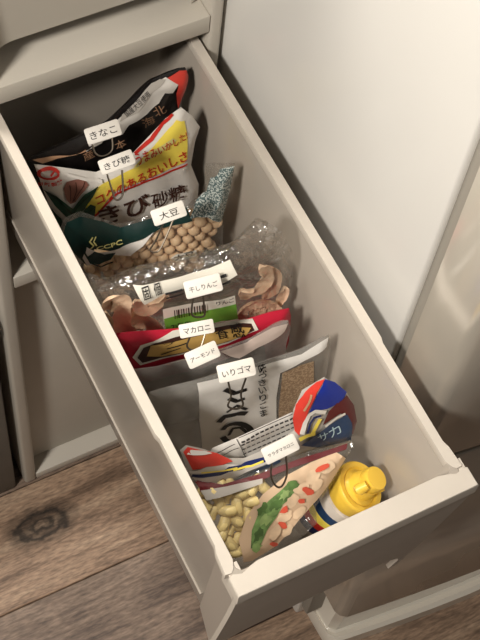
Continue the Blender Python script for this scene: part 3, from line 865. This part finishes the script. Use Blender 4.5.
# the salad picture: cream plate shape, lettuce, macaroni and red pepper pieces
S.patch('picture_ground', [(243, 562), (238, 540), (246, 516), (262, 494), (284, 476), (310, 462), (336, 452), (345, 458), (330, 482), (316, 500), (298, 520), (276, 545), (252, 560)], mat('cream_print', srgb(206, 178, 148), 0.45), b, e=0.0012)
S.patch('lettuce_print', [(250, 548), (251, 530), (258, 512), (268, 500), (280, 490), (290, 480), (296, 484), (292, 496), (282, 504), (276, 516), (266, 530), (260, 544)], mat('lettuce_print', srgb(112, 146, 84), 0.45, var=0.6, vscale=110), b, e=0.0018)
for i, (x, y, rx, ry, a, c_) in enumerate([(257, 534, 7, 4, -60, (72, 100, 52)), (266, 518, 8, 4, -50, (146, 172, 108)), (262, 508, 6, 4, -50, (84, 116, 60)), (276, 504, 8, 4, -45, (78, 108, 56)), (284, 494, 7, 4, -40, (150, 176, 112)), (272, 512, 5, 3, -30, (126, 158, 92)), (292, 484, 6, 4, -40, (96, 128, 70)), (256, 546, 5, 4, -60, (132, 160, 96))]):
    S.patch('lettuce_print', blob(x, y, rx, ry, a, jit=0.4, seed=i+40), mat('lettuce_shade', srgb(*c_), 0.45, var=0.4, vscale=120), b, e=0.0019+0.0001*i)
M_PEP = mat('pepper_print', srgb(200, 82, 60), 0.45)
M_PM = mat('pale_macaroni_print', srgb(222, 194, 162), 0.45, var=0.2, vscale=90)
for i, (x, y, rx, ry, a) in enumerate([(292, 500, 8, 5, -50), (284, 516, 9, 5, -40), (300, 488, 8, 5, -30), (312, 476, 9, 6, -40), (274, 532, 8, 5, -55), (298, 512, 8, 4, -40), (326, 466, 9, 6, -35), (316, 484, 8, 4, -50), (286, 530, 7, 4, -50)]):
    S.patch('macaroni_print', blob(x, y, rx, ry, a, seed=i), M_PM, b, e=0.0021+0.0001*i, step=0.004)
for i, (x, y, rx, ry, a) in enumerate([(306, 490, 6, 3.6, 20), (321, 467, 8, 3, -25), (283, 509, 5, 3, -40), (281, 524, 4.5, 3, 30), (300, 500, 3.5, 2.5, 0), (272, 543, 4, 2.5, 10)]):
    S.patch('pepper_print', blob(x, y, rx, ry, a, n=9, jit=0.25, seed=i), M_PEP, b, e=0.0034+0.0001*i, step=0.004)
# real macaroni behind the clear part
def elbow(p, rot, label):
    bm = bmesh.new()
    pts = []
    for k in range(7):
        a = math.radians(-55+110*k/6)
        pts.append(Vector((0.008*math.sin(a), 0.008*math.cos(a)-0.006, 0)))
    Mx = Matrix.Translation(p) @ rot.to_matrix().to_4x4()
    tube(bm, [Mx @ q for q in pts], [0.0042, 0.0046, 0.0047, 0.0047, 0.0047, 0.0046, 0.0042], 10)
    o = obj('macaroni_piece', bm, M_MAC)
    return tag(o, label, 'macaroni', 'macaroni in the clear part of the bag')
from mathutils import Euler
rnd = random.Random(11)
mreg = [S.uv(q) for q in [(196, 494), (232, 484), (268, 474), (270, 488), (250, 514), (246, 540), (246, 566), (230, 560)]]
us = [q[0] for q in mreg]; vs3 = [q[1] for q in mreg]
v = min(vs3)-0.002; k = 0
while v < max(vs3)+0.006:
    u = min(us)+(0.005 if k % 2 else 0)
    while u < max(us):
        if inside((u, v), mreg):
            elbow(S.at(u, v, -0.006+rnd.uniform(-0.002, 0.001)), Euler((rnd.uniform(-.5, .5)+0.6, rnd.uniform(-.5, .5), rnd.uniform(0, 6.28))), 'pale yellow macaroni piece seen through the clear part of the bag')
        u += 0.0100
    v += 0.0090; k += 1
# folded colourful top, leaning back against the sesame bag
ST = Sheet((-0.08, -0.322, -0.035), (0.08, -0.3345, -0.050), (0, -0.45, -1),
           [(180, 450), (186, 445), (204, 449), (228, 458), (244, 458), (272, 446), (294, 430), (293, 410), (302, 390), (324, 377), (346, 391), (352, 402), (356, 420), (350, 438), (322, 446), (290, 458), (258, 470), (226, 484), (200, 488), (188, 472)],
           hf=0.005, hb=0.004, soft=0.010, wr=0.0014, wf=26, seed=9)
ST.bag('folded_top', P_GREYW, b)
def pt(n_, q, m, e): return ST.patch(n_, q, m, b, e=e, step=0.004)
pt('red_flap', [(182, 450), (187, 446), (200, 449), (216, 452), (232, 460), (222, 464), (206, 466), (192, 469)], P_ORANGE, 0.0008)
pt('white_stripe', [(190, 448.5), (204, 449.5), (212, 452), (198, 454), (186, 453)], P_WHITE, 0.0012)
pt('white_band', [(188, 470), (206, 466), (226, 463), (244, 464), (270, 456), (268, 462), (244, 472), (224, 482), (206, 488), (196, 482)], P_WHITE, 0.0010)
ST.strokes('navy_stripe', [[(191, 474), (206, 474), (220, 472), (228, 468), (240, 466), (262, 458), (276, 452), 0.0040]], P_NAVY, b, e=0.0016)
ST.strokes('yellow_stripe', [[(200, 471), (222, 469), (236, 466), 0.0014], [(232, 468.5), (250, 464), (262, 459), 0.0016]], P_YELL, b, e=0.0021)
pt('slate_fold', [(206, 488), (226, 482), (246, 472), (268, 462), (276, 456), (280, 460), (262, 469), (240, 478), (220, 488)], P_STEELB, 0.0018)
pt('red_fold', [(193, 480), (202, 481), (208, 488), (200, 488)], P_RED, 0.0014)
ST.strokes('curl_print', [[(219, 479), (222, 477), (225, 479), (223, 482), (220, 482), 0.0008]], P_TAN, b, e=0.0016)
pt('red_panel', [(294, 430), (292, 418), (295, 404), (304, 390), (316, 381), (324, 378), (316, 392), (308, 410), (302, 426), (298, 434)], P_ORANGE, 0.0008)
ST.strokes('tan_line', [[(310, 393), (308, 402), (303, 410), 0.0018]], P_TAN, b, e=0.0013)
pt('blue_panel', [(324, 378), (334, 381), (346, 391), (338, 402), (326, 408), (312, 410), (308, 412), (316, 394)], P_BLUE, 0.0011)
ST.strokes('white_arc', [[(301, 433), (304, 422), (308, 414), (314, 410), (325, 411), 0.0036]], P_WHITE, b, e=0.0016)
ST.strokes('navy_arc', [[(306, 432), (309, 422), (313, 416), (320, 414), 0.0022]], P_NAVY, b, e=0.0019)
ST.strokes('yellow_bar', [[(311, 432), (315, 424), (319, 417), 0.0036], [(298, 438), (306, 434), (314, 432), 0.0032]], P_YELL, b, e=0.0022)
pt('maroon_side', [(336, 402), (346, 394), (353, 404), (356, 420), (352, 434), (346, 424), (340, 412), (328, 420), (322, 424), (328, 410)], P_MAROON, 0.0012)
ST.strokes('white_bar', [[(324, 425), (336, 416), (344, 412), 0.0026]], P_WHITE, b, e=0.0020)
pt('slate_panel', [(300, 444), (312, 436), (328, 424), (346, 413), (351, 422), (350, 440), (336, 442), (316, 446)], P_STEELB, 0.0016)
ST.letters('panel_lettering', [('サ', (318, 440), (328, 436), 7), ('カ', (330, 436), (341, 430), 9)], mat('pale_blue_ink', srgb(170, 196, 206), 0.5), b, e=0.0022)
# printed nutrition table standing behind the fold
ST2 = Sheet((-0.08, -0.3165, -0.03), (0.08, -0.329, -0.045), (0, -0.25, -1),
            [(206, 460), (212, 448), (236, 438), (262, 426), (292, 412), (300, 418), (300, 436), (272, 452), (240, 466)], hf=0.003, hb=0.002, soft=0.01, wr=0.002, wf=40, seed=12)
ST2.bag('back_panel', P_WHITE, b)
tl = []
for r_ in range(5):
    for c_ in range(11):
        x = 240+c_*4.9; y = 440+r_*4.2-c_*2.15+r_*0.3
        if x+r_*0.8 < 294: tl.append([(x+r_*0.8, y), (x+r_*0.8+3.4, y-1.5), 0.0016])
ST2.strokes('table_print', tl, P_GREYINK, b, e=0.0007)
ST2.strokes('table_rules', [[(238, 437), (292, 413), 0.0006], [(213, 452), (234, 443), 0.0007], [(216, 457), (238, 447), 0.0007], [(236, 438), (246, 458), 0.0006]], P_GREYINK, b, e=0.0007)

# ================================================================== 9 squeeze bottle with yellow cap
b = thing('squeeze_bottle', 'squeeze bottle with a yellow screw cap and a red and blue label', 'bottle', (0.02, -0.40, -0.17))
axis = Vector((0.48, -0.20, 0.85)).normalized()
capc = hit_z(358, 488, -0.118)
Mb = Matrix.Translation(capc) @ axis.to_track_quat('Z', 'Y').to_matrix().to_4x4() @ Matrix.Scale(1.1, 4)
M_CAPY = mat('yellow_cap_plastic', srgb(226, 186, 66), 0.32, coat=0.2)
M_BODY = mat('bottle_plastic', srgb(206, 196, 184), 0.35)
bm = bmesh.new(); lathe(bm, [(0.012, -0.064), (0.0195, -0.0625), (0.0215, -0.059), (0.0225, -0.05), (0.0225, -0.034), (0.0215, -0.022), (0.0205, -0.014), (0.014, -0.010), (0.014, -0.004)], Mb, 40); obj('bottle_body', bm, M_BODY, b)
for z0, z1, m_ in ((-0.050, -0.043, P_NAVY), (-0.0428, -0.036, P_RED), (-0.0358, -0.0295, P_YELL), (-0.0293, -0.022, P_STEELB)):
    def rad(z): return 0.0226 if z < -0.034 else 0.0226-(z+0.034)*0.083
    bm = bmesh.new(); lathe(bm, [(rad(z0), z0), (rad(z0)+0.0003, z0+0.0003), (rad(z1)+0.0003, z1-0.0003), (rad(z1), z1)], Mb, 40); obj('label_band', bm, m_, b)
bm = bmesh.new(); lathe(bm, [(0.0195, -0.012), (0.0205, -0.010), (0.0205, -0.004), (0.0212, 0.0), (0.0212, 0.002), (0.0203, 0.0035), (0.0165, 0.0032), (0.0150, 0.0018), (0.0120, 0.004), (0.0108, 0.010), (0.0102, 0.013), (0.006, 0.0142)], Mb, 40); cp = obj('cap', bm, M_CAPY, b)
# flip lid on the cap: round knob with small ridges
bm = bmesh.new(); lathe(bm, [(0.0092, 0.012), (0.0098, 0.013), (0.0098, 0.0205), (0.0092, 0.0222), (0.006, 0.0226)], Mb, 28); obj('flip_lid', bm, M_CAPY, cp)
for k, a in enumerate((-1.0, -1.45, -1.9)):
    bm = bmesh.new()
    p = Mb @ Vector((0.0105*math.cos(a), 0.0105*math.sin(a), 0.006))
    p2 = Mb @ Vector((0.0128*math.cos(a), 0.0128*math.sin(a), 0.015))
    tube(bm, [p, p.lerp(p2, 0.5), p2], [0.0022, 0.0026, 0.0018], 8); obj('grip_ridge', bm, M_CAPY, cp)
bm = bmesh.new(); tube(bm, [Mb @ Vector((-0.006, 0.010, 0.010)), Mb @ Vector((-0.009, 0.013, 0.016)), Mb @ Vector((-0.007, 0.010, 0.021))], [0.004, 0.0052, 0.004], 10); obj('hinge', bm, M_CAPY, cp)

# ================================================================== label clips
M_CARD = mat('white_card', srgb(220, 214, 205), 0.5)
M_WIRE = mat('steel_wire', srgb(120, 110, 98), 0.35, metal=1.0)
M_CLIPB = mat('clip_steel', srgb(70, 66, 62), 0.3, metal=0.8)
def clip(text, corners, z, label, wire, wt=None, body=True):
    """corners: card corners TL, TR, BR, BL in the photograph; z: height of the card's centre"""
    t = thing('label_clip', label, 'label clip', (0, 0, 0), 'white label clips on the food bags')
    cx = sum(c[0] for c in corners)/4; cy = sum(c[1] for c in corners)/4
    O = hit_z(cx, cy, z)
    N = Vector((-0.12, -0.55, 0.82)).normalized()
    ANCH[-1] = (t, O)
    P = [on_plane(c[0], c[1], O, N) for c in corners]
    TL, TR, BR, BL = P
    U = ((TR-TL)+(BR-BL)).normalized(); V = N.cross(U)
    w = ((TR-TL).length+(BR-BL).length)/4; h = ((TL-BL).length+(TR-BR).length)/4
    out = rrect(-w, w, -h, h, min(w, h)*0.28, 4)
    bm = bmesh.new()
    rings = [[O+U*(x*s_)+V*(y*s_)+N*d for x, y in out] for d, s_ in ((-0.0011, 0.97), (-0.0008, 1), (-0.0003, 1), (0, 0.97))]
    loft(bm, rings); bmesh.ops.recalc_face_normals(bm, faces=bm.faces)
    cd = obj('label_card', bm, M_CARD, t)
    V2, F2, asp = text2d(text, 0.006)
    tw = wt or 1.55*w; th = min(tw/asp, h*0.95)
    if tw/asp > h*0.95: tw = min(tw, th*asp*1.25)
    bm = bmesh.new()
    vv = [bm.verts.new(O+U*((x-0.5)*tw)+V*((y-0.5)*th-0.0004)+N*0.00018) for x, y in V2]
    for f in F2:
        try: bm.faces.new([vv[i] for i in f])
        except ValueError: pass
    for f in bm.faces:
        f.normal_update()
        if f.normal.dot(N) < 0: f.normal_flip()
    obj('handwriting', bm, P_GREYINK, cd, smooth=False)
    # spring-steel body under the card: a folded wedge
    bm = bmesh.new()
    c = O-N*0.0026-V*0.001
    hw_ = w*0.72
    prof = [(-h*0.55, 0.0012), (h*0.55, 0.0012), (h*0.62, -0.0005), (0.2*h, -0.008), (-0.25*h, -0.008)]
    loft(bm, [[c+U*sx+V*a+N*d for a, d in prof] for sx in (-hw_, hw_)])
    bmesh.ops.recalc_face_normals(bm, faces=bm.faces)
    obj('clip_body', bm, M_CLIPB, t)
    # wire handle hanging down the front of the bag
    if wire:
        bm = bmesh.new()
        W = [on_plane(q[0], q[1], O-N*0.0015-Vector((0, 0, 0.0)), N) for q in wire]
        path = []
        n = len(W)
        for i in range(n-1):
            p0, p1, p2, p3 = W[max(i-1, 0)], W[i], W[i+1], W[min(i+2, n-1)]
            for k in range(5):
                t_ = k/5
                path.append(0.5*((2*p1)+(p2-p0)*t_+(2*p0-5*p1+4*p2-p3)*t_*t_+(3*p1-p0-3*p2+p3)*t_**3))
        path.append(W[-1])
        tube(bm, path, 0.00085, 6)
        obj('wire_handle', bm, M_WIRE, t)
    return t
clip('きなこ', [(84, 129), (117, 119), (123, 134), (88, 146)], 0.004, 'white label clip reading きなこ on the black bag', [(92, 144), (96, 154), (104, 156), (112, 150), (112, 138)])
clip('きび糖', [(97, 161), (131, 149), (136, 163), (103, 176)], -0.005, 'white label clip reading きび糖 on the sugar bag', [(107, 174), (112, 190), (115, 199), (120, 199), (123, 192), (122, 170)])
clip('大豆', [(150, 211), (182, 200), (188, 215), (155, 227)], -0.008, 'white label clip reading 大豆 on the soybean bag', [(164, 222), (156, 240), (150, 250), (156, 252), (162, 246), (174, 218)])
clip('干しりんご', [(183, 282), (219, 273), (224, 290), (187, 300)], -0.004, 'white label clip reading 干しりんご on the dried apple bag', [(194, 296), (192, 306), (193, 316), (204, 316), (204, 306), (203, 294)])
clip('マカロニ', [(178, 325), (212, 319), (216, 332), (181, 339)], -0.012, 'white label clip reading マカロニ on the crimson bag', [(190, 337), (187, 346), (192, 350), (200, 348), (205, 334)])
clip('アーモンド', [(184, 354), (215, 340), (221, 356), (190, 370)], -0.012, 'white label clip reading アーモンド on the plain clear bag', None)
clip('いりゴマ', [(216, 366), (253, 357), (257, 375), (220, 384)], -0.006, 'white label clip reading いりゴマ on the sesame bag', [(228, 381), (231, 396), (228, 406), (236, 409), (243, 405), (241, 394), (246, 378)])
clip('サラダマカロニ', [(261, 449), (294, 433), (300, 449), (267, 466)], -0.024, 'white label clip reading サラダマカロニ on the salad macaroni bag', [(272, 462), (271, 476), (276, 486), (282, 486), (287, 474), (286, 456)])
# ------------------------------------------------------------------ put every empty at its thing's base
for o, loc in ANCH:
    o.location = loc
    for c in o.children:
        c.matrix_parent_inverse = Matrix.Translation(-loc)
